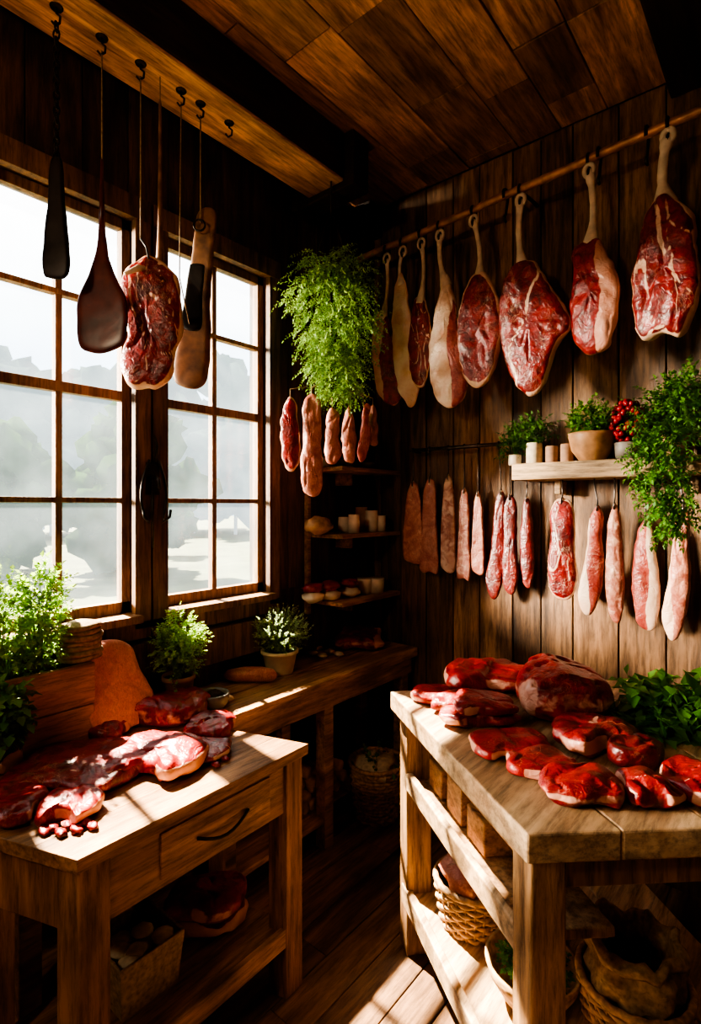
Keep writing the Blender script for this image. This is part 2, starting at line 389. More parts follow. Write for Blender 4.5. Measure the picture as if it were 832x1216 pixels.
mb.prism(sub(RTQ,.11,.95,.04,.32),.6,.625,1)
mb.prism(sub(RTQ,.06,.94,.03,.055),.585,.65,0,.5)
for k in range(4): mb.prism(sub(RTQ,.03,.97,.04+.23*k,.04+.23*k+.225),.19,.22,0)
mb.prism(sub(RTQ,.06,.94,.025,.055),.165,.235,0,.5)
mb.done('butcher_block_table',[M_TABR,M_TABR2],.005)
mb=MB()
for k,u in enumerate((.40,.56,.73)):
    mb.prism(sub(RTQ,u,u+.12,.1,.28),.626,.72+.02*(k%2),0)
mb.done('wooden_storage_blocks',[M_BOX],.004)
LTQ=[(.785,-2.06),(.77,-1.30),(.395,-1.42),(.40,-2.2)]; LZ=.80
mb=MB()
for k in range(3): mb.prism(sub(LTQ,0,1,k/3+.0003,(k+1)/3-.0003),LZ-.035,LZ,0)
for u in (.02,.885):
    for v in (.03,.80): mb.prism(sub(LTQ,u,u+.095,v,v+.17),0,LZ-.035,1)
mb.prism(sub(LTQ,.1,.9,.06,.11),.6,LZ-.036,0,.5); mb.prism(sub(LTQ,.1,.9,.9,.94),.6,LZ-.036,0,.3)
mb.prism(sub(LTQ,.04,.07,.15,.85),.6,LZ-.036,1,.3); mb.prism(sub(LTQ,.93,.96,.15,.85),.6,LZ-.036,1,.3)
mb.prism(sub(LTQ,.3,.8,.045,.062),.625,.745,0,.9)
hp=[Q(LTQ,.44+.24*i/8,.04)+V((.012*math.sin(math.pi*i/8)+.002,0,.685-.028*math.sin(math.pi*i/8))) for i in range(9)]
mb.tube(hp,.005,8,2)
for k in range(3): mb.prism(sub(LTQ,.04,.96,.05+.3*k,.05+.3*k+.29),.19,.215,0)
mb.prism(sub(LTQ,.1,.9,.04,.09),.165,.225,0,.6)
mb.done('prep_table',[M_TABL,M_TABL2,M_IRON],.004)
mb=MB()
for k in range(2): mb.box((.002+.19*k,-2.7,.75),(.19*(k+1),-.02,.80),0)
mb.box((.33,-2.7,.66),(.36,-.05,.749),0,.3)
for y in (-.10,-.73,-1.3,-2.0,-2.65): mb.box((.29,y-.03,0),(.35,y+.03,.66),0,.3); mb.box((.01,y-.03,0),(.06,y+.03,.75),0,.3)
mb.box((.01,-2.6,.12),(.34,-.7,.145),0)
mb.done('side_counter',[M_CNT],.004)
mb=MB(); mb.box((.001,-2.25,.90),(.05,-.8,1.055),0,.2)
mb.done('trim_2',[M_CASE],.004)
# corner shelves
mb=MB()
for z in (1.10,1.45,1.80):
    mb.box((.062,-.52,z-.022),(.25,-.002,z),0,.8); mb.box((.005,-.52,z-.022),(.06,-.08,z),0,.7)
for z in (1.10,1.45,1.80): mb.box((.005,-.30,z-.09),(.12,-.28,z-.022),0,.2)
mb.box((.002,-.545,1.02),(.03,-.521,1.95),0,.3); mb.done('corner_shelf',[M_CNT],.003)
# right wall shelf
p0=wallp(609,560,.2); p1x=2.6
SZ=1.79
mb=MB(); mb.box((p0.x,-.22,SZ-.075),(p1x,-.002,SZ),0,.6)
for xx in (p0.x+.15,1.7,2.3): mb.box((xx,-.09,SZ-.14),(xx+.03,-.002,SZ-.076),0,.3); 
mb.done('plank_shelf',[M_SHELF],.006)
# ------------------------------------------------------------------ fat patterns
def f_rim(u,v,r,an,s): return .85*ss(.945,.985,r)*(.15+.85*ss(-.1,.2,noise.noise(V((math.cos(an*6.28)*1.3,math.sin(an*6.28)*1.3,4)))))
def f_thick(u,v,r,an,s): return .9*ss(.88,.94,r)
def f_side(sg,k=.12): return lambda u,v,r,an,s: max(.9*ss(k,k+.10,sg*u+.06*math.sin(v*9)),.6*ss(.96,1,r))
def f_band(c=0,k=.25,ph=0): return lambda u,v,r,an,s: max(.85*ss(.93,.98,r)*(1 if u>-.1 else .4),.9*(1-ss(.010,.04,abs(u-c-k*math.sin(v*5+ph)*.5-.04*math.sin(v*17)))))
def f_marb(sd=0,n=2,th=.022):
    def f(u,v,r,an,s):
        a=.85*ss(.92,.97,r)
        for q in range(n):
            a=max(a,.85*(1-ss(.004,th,abs(noise.noise(V((u*1.9+sd+q*3.1,v*1.9,q))))*.55)))
        return a
    return f
def f_nat(sd):      # thin partial fat cap on the edge + one natural seam + small flecks
    def f(u,v,r,an,s):
        e=noise.noise(V((math.cos(an*6.28)*1.2+sd*3.7,math.sin(an*6.28)*1.2,sd)))
        a=.82*ss(.93,.97,r)*ss(.0,.22,e)
        n1=abs(noise.noise(V((u*1.6+sd*2.3,v*1.6,sd*1.1))))
        a=max(a,.75*(1-ss(.006,.03,n1))*ss(-.2,.1,noise.noise(V((u*3,v*3,sd+5)))))
        return a
    return f
def f_const(c): return lambda u,v,r,an,s: c
def f_top(k=.3): return lambda u,v,r,an,s: max(.95*(1-ss(k-.12,k+.04,v)),.5*ss(.95,.98,r))
O_LONG=[(0,0),(.25,.08),(.4,.35),(.5,.7),(.35,.95),(.05,1),(-.3,.92),(-.48,.6),(-.38,.25),(-.2,.06)]
O_STEAK=[(0,0),(.25,.1),(.48,.33),(.5,.62),(.36,.88),(.1,1),(-.25,.97),(-.45,.75),(-.5,.42),(-.3,.12)]
O_T=[(-.25,0),(.0,.03),(.2,.22),(.42,.42),(.5,.55),(.3,.68),(.15,.93),(-.08,1),(-.3,.88),(-.47,.62),(-.5,.3),(-.4,.1)]
O_HAM=[(0,0),(.14,.1),(.3,.38),(.5,.72),(.46,.93),(.1,1),(-.3,.9),(-.46,.6),(-.32,.3),(-.14,.08)]
O_SHO=[(0,0),(.22,.1),(.42,.24),(.44,.45),(.5,.62),(.44,.8),(.25,1),(0,.96),(-.35,.98),(-.46,.8),(-.5,.55),(-.38,.3),(-.25,.08)]
O_LAMB=[(-.15,0),(.1,.03),(.3,.2),(.5,.42),(.46,.7),(.3,.95),(.0,1),(-.35,.9),(-.5,.6),(-.42,.25),(-.45,.08)]
O_STRIP=[(0,0),(.3,.04),(.42,.2),(.42,.5),(.5,.8),(.3,.97),(-.05,1),(-.4,.93),(-.5,.7),(-.4,.4),(-.42,.15),(-.25,.03)]
O_SLB=[(0,0),(.2,.04),(.34,.16),(.44,.45),(.5,.8),(.46,.96),(.15,1),(-.3,.97),(-.5,.9),(-.48,.6),(-.34,.2),(-.18,.04)]
O_SLC=[(.05,0),(.28,.05),(.36,.25),(.4,.6),(.5,.88),(.36,1),(.0,.98),(-.42,.99),(-.5,.86),(-.36,.5),(-.3,.18),(-.14,.03)]
O_CURVE=[(.25,0),(.45,.08),(.42,.3),(.5,.55),(.35,.8),(.0,1),(-.35,.97),(-.5,.82),(-.3,.6),(-.15,.35),(-.02,.1)]
O_CURVE2=[(-.25,0),(.0,.08),(.15,.3),(.35,.6),(.5,.85),(.35,.98),(.1,1),(-.3,.85),(-.5,.5),(-.48,.2)]
O_BLOB=[(-.2,.02),(.15,0),(.42,.12),(.5,.4),(.42,.72),(.2,.95),(-.1,1),(-.4,.88),(-.5,.55),(-.42,.2)]
O_BLOB2=[(-.35,.1),(0,.0),(.3,.05),(.5,.3),(.45,.6),(.5,.85),(.2,1),(-.15,.9),(-.45,.95),(-.5,.6),(-.38,.35)]
O_SIRL=[(-.45,.2),(-.1,.05),(.2,0),(.45,.12),(.5,.45),(.42,.85),(.2,1),(-.1,.92),(-.42,.98),(-.5,.7)]
O_WEDGE=[(-.4,.25),(-.1,.02),(.2,0),(.47,.22),(.5,.6),(.4,.95),(.1,1),(-.3,.98),(-.5,.8)]
O_FIN=[(-.5,.45),(-.3,.1),(0,.0),(.35,.1),(.5,.4),(.45,.75),(.1,.95),(-.3,1),(-.48,.8)]
O_KID=[(-.5,.5),(-.38,.15),(-.05,.0),(.3,.06),(.5,.35),(.48,.7),(.28,.98),(.08,.82),(-.1,.8),(-.3,1),(-.46,.82)]
def hook(mb,P,R,m,L=.05,r=.0042,ux=V((0,1,0))):
    pts=[]
    for i in range(9):
        a=math.radians(-40+i*27.5); pts.append(P+ux*(math.cos(a)*(R+r))*-1+V((0,0,math.sin(a)*(R+r))))
    pts.append(P+ux*(R*.6)+V((0,0,-L*.55)))
    for i in range(6):
        a=math.radians(90-i*40); pts.append(P+ux*(-math.cos(a)*.014)+V((0,0,-L-.014+math.sin(a)*.014)))
    mb.tube(pts,r,7,m)
def hang(name,x0,x1,y0,y1,tx,ytop,w,outl,mat,fat,T,neck=.016,R=.018,yaw=0,nfat=1.0,seed=0,p=5,bulge=.25):
    mb=MB(); cx=(x0+x1)/2
    A=wallp(cx,y0,w); B=wallp(cx,y1,w); W=(wallp(x1,(y0+y1)/2,w)-wallp(x0,(y0+y1)/2,w)).length
    H=(A-B).length
    ux=V((math.cos(yaw),math.sin(yaw),0)); un=V((math.sin(yaw),-math.cos(yaw),0))
    mb.slab(outl,A,ux,UP,un,W,H,T,fat,0,seed=seed,p=p,bulge=bulge)
    tu=outl[0][0]
    S=A+ux*(tu*W*.6)-UP*H*.10; E=wallp(tx,ytop,w); E.y=-w
    pts=[];rad=[];n=14;D=E-S
    for i in range(n+1):
        t=i/n; pts.append(S+D*t+ux*(math.sin(t*math.pi)*.016*(1 if seed%2 else -1)))
        rad.append(neck*(.8+1.3*(1-ss(0,.38,t))+.35*ss(.75,.95,t)-.7*ss(.96,1.0,t))*(1+.12*noise.noise(V((i*.7,seed,0)))))
    mb.tube(pts,rad,14,1,nfat,sq=.75)
    ring=[E+V((math.cos(a)*.019*ux.x,math.cos(a)*.019*ux.y,math.sin(a)*.026-.004)) for a in [2*math.pi*i/16 for i in range(16)]]
    mb.tube(ring,neck*.55,8,1,nfat,closed=True)
    hook(mb,V((E.x,-w,E.z+.035)),R+.004,2,.038,.006)
    return mb.done(name,[mat,M_BONE,M_IRON])
# rod
rw=.25
ra=wallp(425,309,rw); rb=wallp(832,131,rw); d=(rb-ra); rb2=ra+d*1.35
mb=MB(); pts=[]
for i in range(30):
    t=i/29; pts.append(ra+(rb2-ra)*t+V((0,0,noise.noise(V((t*9,0,0)))*.006)))
mb.tube(pts,[.018+.003*noise.noise(V((i*.9,2,0))) for i in range(30)],14,0)
for t in (.03,.42,.75,.97):
    P=ra+(rb2-ra)*t; mb.tube([P,V((P.x,-.12,P.z+.03)),V((P.x,0,P.z+.04))],.008,8,1)
mb.done('hanging_rod',[M_ROD,M_IRON])
def rodz(px): return 309-(px-425)*.437
def rh(n,x0,x1,y0,y1,tx,o,m,f,T,nk,yaw,sd,nf=1.0,p=5,bu=.3): 
    return hang(n,x0,x1,y0,y1,tx,rodz(tx)+12,rw,o,m,f,T,nk,.018,yaw,nf,sd,p,bu)
rh('hanging_pork_chop',443,476,368,482,459,O_CURVE2,M_LEAN,f_side(-1,.05),.045,.012,.1,1)
rh('hanging_pork_belly',467,496,322,482,478,O_CURVE2,M_PALE,f_const(.8),.03,.012,.1,2)
rh('hanging_pork_chop',486,511,350,460,500,O_STEAK,M_RED,f_marb(3),.03,.012,.1,3)
rh('hanging_ham_leg',508,552,325,485,522,O_HAM,M_PALE,f_side(-1,-.2),.055,.015,.05,4)
rh('hanging_rib_steak',544,593,322,458,562,O_STEAK,M_RED,f_thick,.05,.014,.05,5,p=9,bu=.1)
rh('hanging_t_bone_steak',593,676,306,468,618,O_T,M_RED,f_band(-.12,.35,1),.07,.017,.0,6,p=9,bu=.1)
rh('hanging_lamb_leg',676,734,282,421,699,O_LAMB,M_LEAN,f_side(1,.08),.075,.017,-.1,7)
rh('hanging_beef_shoulder',750,830,230,403,793,O_SHO,M_RED,f_marb(1.7,2,.026),.085,.022,-.15,8,p=8,bu=.15)
mb=MB()
for px in (711,600,768):
    P=wallp(px,rodz(px),rw); P.y=-rw; hook(mb,P,.022,0,.09,.006)
mb.done('empty_meat_hooks',[M_IRON])
# lower rack
bw=.10
a=wallp(487,533,bw); b=wallp(606,531,bw); a.z=b.z=1.6+.30
mb=MB(); mb.tube([a,b],.010,10,0)
for P in (a,b): mb.tube([P,V((P.x,0,P.z))],.007,8,0)
mb.done('iron_hanging_rail',[M_STEEL])
def lh(n,x0,x1,y0,y1,tx,w,o,m,f,T,sd,ztop,R,p=4,bu=.3):
    mb=MB(); cx=(x0+x1)/2; A=wallp(cx,y0,w);B=wallp(cx,y1,w);W=(wallp(x1,y0,w)-wallp(x0,y0,w)).length;H=(A-B).length
    ux=V((1,0,0)); mb.slab(o,A,ux,UP,V((0,-1,0)),W,H,T,f,0,na=48,seed=sd,p=p,bulge=bu,jag=.005)
    tu=o[0][0]; S=A+ux*tu*W-UP*.015; E=V((A.x+tu*W*.5,-w,ztop))
    mid=(S+E)/2
    mb.tube([S-UP*.02,S,S+UP*.02],[.012,.009,.003],8,1,1)
    mb.tube([S+UP*.0+V((0,-.012,-.01)),S+V((0,-.014,.012)),S+UP*.03,mid,E-UP*.02],.0034,6,2)
    if R: 
        ring=[E+V((0,math.cos(a)*(R+.005),math.sin(a)*(R+.005))) for a in [2*math.pi*i/12 for i in range(12)]]
        mb.tube(ring,.0034,6,2,closed=True); mb.tube([E-UP*.02,E-UP*(R+.002)],.0034,6,2)
    else: mb.tube([E-UP*.02,E],.0034,6,2)
    mb.done(n,[m,M_BONE,M_STEEL])
zb=1.90
for i,(n,x0,x1,y0,y1,o,m,f) in enumerate([
 ('hanging_pork_slab',479,502,572,670,O_SLB,M_PINK,f_const(.42)),
 ('hanging_pork_slab',498,521,568,681,O_SLC,M_PINK,f_const(.3)),
 ('hanging_pork_slab',523,541,564,681,O_SLB,M_PINK,f_const(.6)),
 ('hanging_pork_slab',542,559,580,689,O_SLC,M_PINK,f_const(.45)),
 ('hanging_pork_slab',560,575,584,683,O_SLB,M_PINK,f_const(.4)),
 ('hanging_cured_sausage',577,601,582,711,O_CURVE,M_CURE,f_const(.0)),
 ('hanging_cured_sausage',596,615,588,706,O_STRIP,M_CURE,f_const(.1)),
 ('hanging_cured_sausage',617,634,590,698,O_LONG,M_CURE,f_const(.0))]):
    sl=i<5
    lh(n,x0,x1,y0,y1,0,bw,o,m,f,.02 if sl else .03,20+i,zb if i<7 else 1.715,.008 if i<7 else 0,10 if sl else 4,0 if sl else .3)
for i,(n,x0,x1,y0,y1,o,m,f) in enumerate([
 ('hanging_marbled_steak',650,685,592,712,O_STRIP,M_RED,f_marb(5)),
 ('hanging_pork_loin',686,717,600,730,O_CURVE,M_PALE,f_side(-1,.0)),
 ('hanging_pork_loin',718,741,598,740,O_LONG,M_PINK,f_const(.5)),
 ('hanging_pork_loin',749,783,618,748,O_LONG,M_PALE,f_side(1,.05)),
 ('hanging_pork_loin',785,820,602,760,O_CURVE,M_PINK,f_side(-1,.05))]):
    lh(n,x0,x1,y0,y1,0,.13,o,m,f,.04,40+i,1.714,0)
# ------------------------------------------------------------------ foliage
def leaf(mb,P,d,up,L,w,m,a):
    s=d.cross(up)
    if s.length<1e-4: s=V((1,0,0))
    s.normalize(); nn=s.cross(d)
    mb.add([P,P+d*L*.45+s*w+nn*w*.3,P+d*L-nn*L*.12,P+d*L*.45-s*w+nn*w*.3],[(0,1,2),(0,2,3)],m,True,a)
def rdir(): 
    while True:
        q=V((random.uniform(-1,1),random.uniform(-1,1),random.uniform(-1,1)))
        if .05<q.length<1: return q.normalized()
LIM={'x':.015,'y':-.02,'z':-9}
def cl(P):
    if P.x<LIM['x']: P.x=LIM['x']+random.random()*.01
    if P.y>LIM['y']: P.y=LIM['y']-random.random()*.01
    if P.z<LIM['z']: P.z=LIM['z']+random.random()*.008
    return P
def spray(mb,P,d,L,n,ls,lw,m,droop,tb):
    P=P.copy()
    for k in range(n):
        d=(d+V((0,0,-droop))/n+rdir()*.10).normalized(); P=cl(P+d*(L/n))
        s=d.cross(rdir()); 
        if s.length<.01: continue
        s.normalize(); sc=(1-.5*k/n)*random.uniform(.75,1.15)
        for q in (1,-1):
            leaf(mb,P,(d*.6+s*q).normalized(),UP,ls*sc,lw*sc,m,min(1,max(0,tb*.65+random.random()*.45)))
    leaf(mb,P,d,UP,ls,lw,m,min(1,tb))
def bush(mb,base,c,R,n,L,ls,lw,m=0,droop=.3,nleaf=6,stem=True,updir=.5):
    """sprays grow from stems that run from the base to points of an ellipsoidal crown"""
    base=V(base);c=V(c)
    for i in range(n):
        q=rdir(); f=random.random()**.45*(1+.3*noise.noise(q*2.3+c*9))
        P=cl(c+V((q.x*R[0],q.y*R[1],q.z*R[2]))*f)
        tb=random.random()*.5+.5*max(0,min(1,.5+q.z*.5))*f
        if stem and i%3==0:
            mid=(base+P)/2+V((0,0,.02)); mb.tube([base+rdir()*.01,cl(mid),P],[.0018,.0013,.0008],4,m,.25,cap=False)
        d=(V((q.x,q.y,q.z))*.7+V((0,0,updir))+rdir()*.5).normalized()
        spray(mb,P,d,L*random.uniform(.6,1.2),nleaf,ls,lw,m,droop,tb)
def stems(mb,base,n,L,spread,droop,ls,lw,npl,m=0,up=UP,rad=.0015,jit=.02):
    for i in range(n):
        r=rdir(); d=(up*(1-spread)+r*spread*1.2).normalized(); P=V(base)+V((random.uniform(-jit,jit),random.uniform(-jit,jit),0)); l=L*random.uniform(.55,1.05)
        pts=[P.copy()]; seg=7
        for k in range(seg):
            d=(d+V((0,0,-droop))*(k+1)/seg+rdir()*.12).normalized(); P=cl(P+d*(l/seg)); pts.append(P.copy())
        mb.tube(pts,[rad*(1-.7*k/seg) for k in range(seg+1)],4,m,.3,cap=False)
        tb=random.random()
        for j in range(npl):
            t=(.15+.85*j/npl)*seg; k=min(int(t),seg-1); f=t-k; Pp=pts[k]*(1-f)+pts[k+1]*f
            ld=((pts[k+1]-pts[k]).normalized()*.6+rdir()).normalized()
            s=random.uniform(.6,1.2)
            leaf(mb,Pp,ld,UP,ls*s,lw*s,m,min(1,max(0,tb*.6+random.random()*.5)))
def pot(mb,O,r,h,m,soil):
    mb.lathe([(0,0),(r*.72,0),(r*.75,.004),(r*.97,h*.85),(r*1.06,h*.86),(r*1.06,h),(r*.95,h),(r*.9,h*.88)],O,28,m)
    mb.lathe([(0,h*.9),(r*.92,h*.9)],O,20,soil)
def counter_pt(px,x,z): 
    P=leftp(px,600,x); return V((P.x,P.y,z))
# hanging herb bunch
hc=camp(393,300,2.58)
mb=MB(); top=V((hc.x,hc.y,hc.z))
for k in range(12):
    t=k/11; P=top-UP*(.06+.58*t)
    R=[.15,.20,.225,.225,.215,.20,.185,.175,.165,.15,.125,.10][k]
    P=P+RT*(.02*math.sin(k*1.3)+.03*t)
    bush(mb,P,P,(R,R,.07),105,.085,.017,.0055,0,1.1,7,False,-.15)
mb.tube([V((hc.x,hc.y,CEIL)),V((hc.x,hc.y,top.z+.18))],.005,7,1)
for s in (-1,0,1): mb.tube([V((hc.x,hc.y,top.z+.2)),V((hc.x,hc.y,top.z+.1))+RT*.035*s,V((hc.x,hc.y,top.z-.02))+RT*.07*s],.003,6,1)
mb.tube([V((hc.x,hc.y,top.z)),V((hc.x,hc.y,top.z-.66))],.006,6,1)
mb.done('hanging_herb_bunch',[L_HERB,M_IRON])
def facehang(name,x0,x1,y0,y1,Y,o,m,f,T,sd,yaw=0,extra=None,p=4,bu=.3):
    mb=MB(); A=camp((x0+x1)/2,y0,Y); W=(x1-x0)/FP*Y; H=(y1-y0)/FP*Y
    ux=RT*math.cos(yaw)+FW*math.sin(yaw); un=FW*-math.cos(yaw)+RT*math.sin(yaw)
    mb.slab(o,A,ux,UP,un,W,H,T,f,0,seed=sd,p=p,bulge=bu)
    if extra: extra(mb,A,ux,W,H)
    return mb.done(name,[m,M_BONE,M_IRON,M_CORD])
for i,(x0,x1,y0,y1,Y,o,m,f) in enumerate([
 (332,357,470,560,2.50,O_LONG,M_LEAN,f_thick),(357,383,468,590,2.56,O_STRIP,M_PINK,f_const(.3)),
 (385,404,485,550,2.62,O_STRIP,M_PINK,f_const(.3)),(405,423,484,550,2.68,O_LONG,M_PINK,f_const(.2)),(423,440,478,548,2.60,O_CURVE,M_PALE,f_const(.4)),(436,449,480,530,2.72,O_LONG,M_PINK,f_const(.2))]):
    def ex(mb,A,ux,W,H): mb.tube([A-UP*.02,A+UP*.03,A+UP*.05+(V((hc.x,hc.y,0))-V((A.x,A.y,0)))*.4],.003,6,3)
    facehang('hanging_pork_sausage',x0,x1,y0,y1,Y,o,m,f,.045,60+i,0,ex)
# ------------------------------------------------------------------ tools hung from the beam
BZ=3.15
def beam_hook(mb,x,y,m):
    P=V((x,y,BZ))
    mb.lathe([(0,-.004),(.018,-.004),(.02,0)],P,12,m)
    mb.tube([P,P-UP*.02,P-UP*.03+RT*.012,P-UP*.05+RT*.01,P-UP*.058-RT*.004,P-UP*.045-RT*.014],.004,6,m)
def chain(mb,A,B,m,link=.03,r=.003):
    n=int((A-B).length/(link*.75)); D=(B-A)/n
    for i in range(n):
        c=A+D*(i+.5); s=RT if i%2 else FW
        ring=[c+s*(math.cos(a)*link*.32)+UP*(math.sin(a)*link*.55) for a in [2*math.pi*k/10 for k in range(10)]]
        mb.tube(ring,r,5,m,closed=True)
def at_beam(px,py,x=.26): return leftp(px,py,x)
P=at_beam(67,190); mb=MB(); beam_hook(mb,P.x,P.y,1); chain(mb,V((P.x,P.y,BZ-.05)),P,1)
Y=dep(P); h=140/FP*Y
mb.slab([(-.2,0),(.2,0),(.28,.3),(.42,.6),(.5,.9),(.3,1),(-.3,1),(-.5,.93),(-.42,.6),(-.28,.3)],P,RT,UP,-FW,32/FP*Y,h,.022,f_const(.5),0,p=6,lump=.05,groove=0,jag=.003)
mb.tube([P+UP*.02,P-UP*.01],.007,8,1)
mb.done('hanging_cleaver',[M_BLADE,M_IRON])
P=at_beam(121,240); Y=dep(P); mb=MB(); beam_hook(mb,P.x,P.y,2)
mb.tube([V((P.x,P.y,BZ-.045)),P+UP*.12],.0028,6,3)
mb.tube([P+UP*.14,P,P-UP*.10],[.005,.008,.012],8,0)
O_PAD=[(0,0),(.08,.2),(.2,.40),(.48,.62),(.5,.8),(.42,.94),(.1,1),(-.2,1),(-.44,.95),(-.5,.78),(-.46,.62),(-.2,.40),(-.08,.2)]
mb.slab(O_PAD,P-UP*.03,RT,UP,-FW,60/FP*Y,168/FP*Y,.018,f_const(.5),0,p=10,lump=.1,groove=0,jag=.003)
mb.done('hanging_wooden_paddle',[M_TOOLW,M_BONE,M_IRON,M_CORD])
P=at_beam(167,290); Y=dep(P); mb=MB(); beam_hook(mb,P.x,P.y,2)
mb.tube([V((P.x,P.y,BZ-.045)),P+UP*.02],.0028,6,3)
C0=at_beam(180,305)
O_RIB=[(-.15,0),(.1,.02),(.35,.12),(.47,.3),(.5,.52),(.38,.72),(.3,.92),(0,1),(-.35,.97),(-.47,.8),(-.38,.6),(-.5,.4),(-.45,.15)]
mb.slab(O_RIB,C0,RT,UP,-FW,76/FP*Y,160/FP*Y,.06,f_marb(2.2,2,.018),0,seed=3,p=8,bulge=.15)
mb.tube([P+UP*.02,P-UP*.01+RT*.02,C0-UP*.06],.004,6,2)
B=at_beam(190,120); mb.tube([V((B.x,B.y,BZ-.002)),B],.0022,6,3)
mb.tube([B,B-UP*.02,at_beam(190,200),at_beam(190,270),at_beam(190,296),C0-UP*.05+RT*.03],[.004,.006,.007,.009,.013,.016],10,4,.9)
mb.tube([at_beam(148,325),at_beam(165,318),at_beam(188,322)],[.006,.012,.006],8,1,.9)
mb.done('hanging_ribeye',[M_RED,M_BONE,M_IRON,M_CORD,M_HANDLE])
P=at_beam(238,270); Y=dep(P); mb=MB(); beam_hook(mb,P.x,P.y,2); beam_hook(mb,at_beam(215,270).x,at_beam(215,270).y,2)
mb.tube([V((P.x,P.y,BZ-.045)),P+UP*.02],.0028,6,3)
Qp=at_beam(215,270); mb.tube([V((Qp.x,Qp.y,BZ-.045)),at_beam(213,330),at_beam(225,385)],.0024,6,3)
tl=(RT*.10+UP).normalized(); tr=tl.cross(FW).normalized()
O_BAT=[(-.25,0),(.25,0),(.3,.25),(.34,.5),(.5,.72),(.48,.95),(.15,1),(-.25,1),(-.48,.93),(-.46,.72),(-.34,.5),(-.3,.25)]
mb.slab(O_BAT,at_beam(246,252),tr,tl,-FW,42/FP*Y,212/FP*Y,.025,f_const(.5),4,p=9,lump=.08,groove=0,jag=.004)
mb.slab([(-.3,0),(.3,0),(.42,.1),(.5,.6),(.5,.98),(-.5,1),(-.42,.5),(-.4,.1)],at_beam(237,318)-FW*.03,tr,tl,-FW,22/FP*Y,75/FP*Y,.012,f_const(.5),0,p=12,lump=.02,groove=0,jag=.001)
ring=[P-FW*.016+RT*(math.cos(a)*.022)+UP*(math.sin(a)*.022) for a in [2*math.pi*k/14 for k in range(14)]]
mb.tube(ring,.004,7,2,closed=True)
mb.done('hanging_butcher_bat',[M_BLADE,M_BONE,M_IRON,M_CORD,M_HANDLE])
mb=MB(); P=leftp(272,148,.26); beam_hook(mb,P.x,P.y,0); mb.done('beam_hook',[M_IRON])
# iron bracket with hooks on window post
mb=MB(); P=leftp(181,570,.034)
mb.box((.031,P.y-.028,P.z-.06),(.037,P.y+.028,P.z+.07),0)
for s in (-1,1):
    c=[V((.045,P.y+s*(.02+.035*math.sin(t*2.4)),P.z+.08-.22*t)) for t in [k/12 for k in range(13)]]
    c+= [V((.06,P.y+s*.03,P.z-.17)),V((.07,P.y+s*.055,P.z-.15)),V((.07,P.y+s*.06,P.z-.12))]
    mb.tube(c,.0055,7,0)
mb.tube([V((.036,P.y,P.z+.02)),V((.08,P.y,P.z)),V((.09,P.y,P.z-.04))],.007,8,0)
mb.tube([V((.045,P.y-.005,P.z+.02)),V((.05,P.y-.01,P.z-.27))],.007,8,0)
mb.tube([V((.04,P.y+.01,P.z+.07)),V((.05,P.y+.012,P.z+.14)),V((.045,P.y+.0,P.z+.18))],.006,8,0)
mb.done('iron_latch_bracket',[M_IRON],0)
# ------------------------------------------------------------------ meat lying on surfaces
def lay(name,x0,y0,x1,y1,z,T,o,m,f,sd,rot=0,p=6,bu=.14,dz=0,prof=None,lump=.4,jag=.013):
    cx=(x0+x1)/2; A=topp(cx,y0,z+dz+T*.8); B=topp(cx,y1,z+dz+T*.1); Yc=(dep(A)+dep(B))/2
    W=(x1-x0)/FP*Yc; H=max(.05,dep(A)-dep(B)); Cc=(A+B)/2; Cc.z=z+T/2+.001+dz
    ux=RT*math.cos(rot)+FW*math.sin(rot); uy=UP.cross(ux)
    if prof is None: prof=lambda u,v: .95+.5*noise.noise(V((u*2.2+sd,v*2.2,sd*.7)))
    mb=MB(); mb.slab(o,Cc+uy*(H/2),ux,uy,UP,W,H,T*.94,f,0,seed=sd,p=p,bulge=bu,lump=lump,groove=.13,jag=jag,prof=prof)
    mz=sorted(v[2] for v in mb.v)[len(mb.v)//7]; k=z+.0005+dz-mz
    mb.v=[(v[0],v[1],max(z+dz+.0006,v[2]+k)) for v in mb.v]
    return mb.done(name,[m])
lay('dark_beef_steak',28,872,175,948,LZ,.05,O_SIRL,M_RED,f_nat(1),1,p=9,lump=.2)
lay('raw_beef_chunk',-34,924,50,988,LZ,.055,O_BLOB2,M_LEAN,f_nat(2.5),2)
lay('raw_beef_chunk',50,932,118,984,LZ,.05,O_KID,M_LEAN,f_band(.2,.2),3)
lay('beef_sirloin_slab',132,864,242,934,LZ,.075,O_KID,M_LEAN,f_nat(4.2),4)
lay('beef_sirloin_slab',94,846,152,884,LZ,.055,O_BLOB2,M_LEAN,f_nat(5.1),5)
lay('beef_rump_slab',134,818,244,866,LZ,.085,O_SIRL,M_LEAN,f_top(.06),6,p=8,lump=.2)
lay('beef_slice',210,874,274,910,LZ,.035,O_BLOB,M_RED,f_nat(7.2),7)
lay('beef_slice',224,842,278,880,LZ,.05,O_BLOB2,M_LEAN,f_nat(8.8),8)
lay('purple_beef_chunk',-30,878,24,926,LZ,.07,O_BLOB,M_DARK,f_side(1,.3),9)
mb=MB()
for k,(px,py) in enumerate([(62,986),(80,982),(100,978),(72,992),(90,988),(110,984),(52,990),(256,910),(266,903)]):
    P=topp(px,py,LZ); mb.ball(P+UP*.007,.015,0,.1+.3*(k%2),(1.4,.8,.5),12,.5,k)
mb.done('meat_scraps',[M_LEAN])
P=topp(2,915,LZ); mb=MB(); mb.tube([P+UP*.002,P+UP*.02,P+UP*.08,P+UP*.11,P+UP*.125],[.02,.018,.013,.019,.01],12,0); mb.done('shank_bone',[M_BONE])
lay('beef_strip_pile',520,838,614,868,RZ,.045,O_KID,M_LEAN,f_nat(11),11)
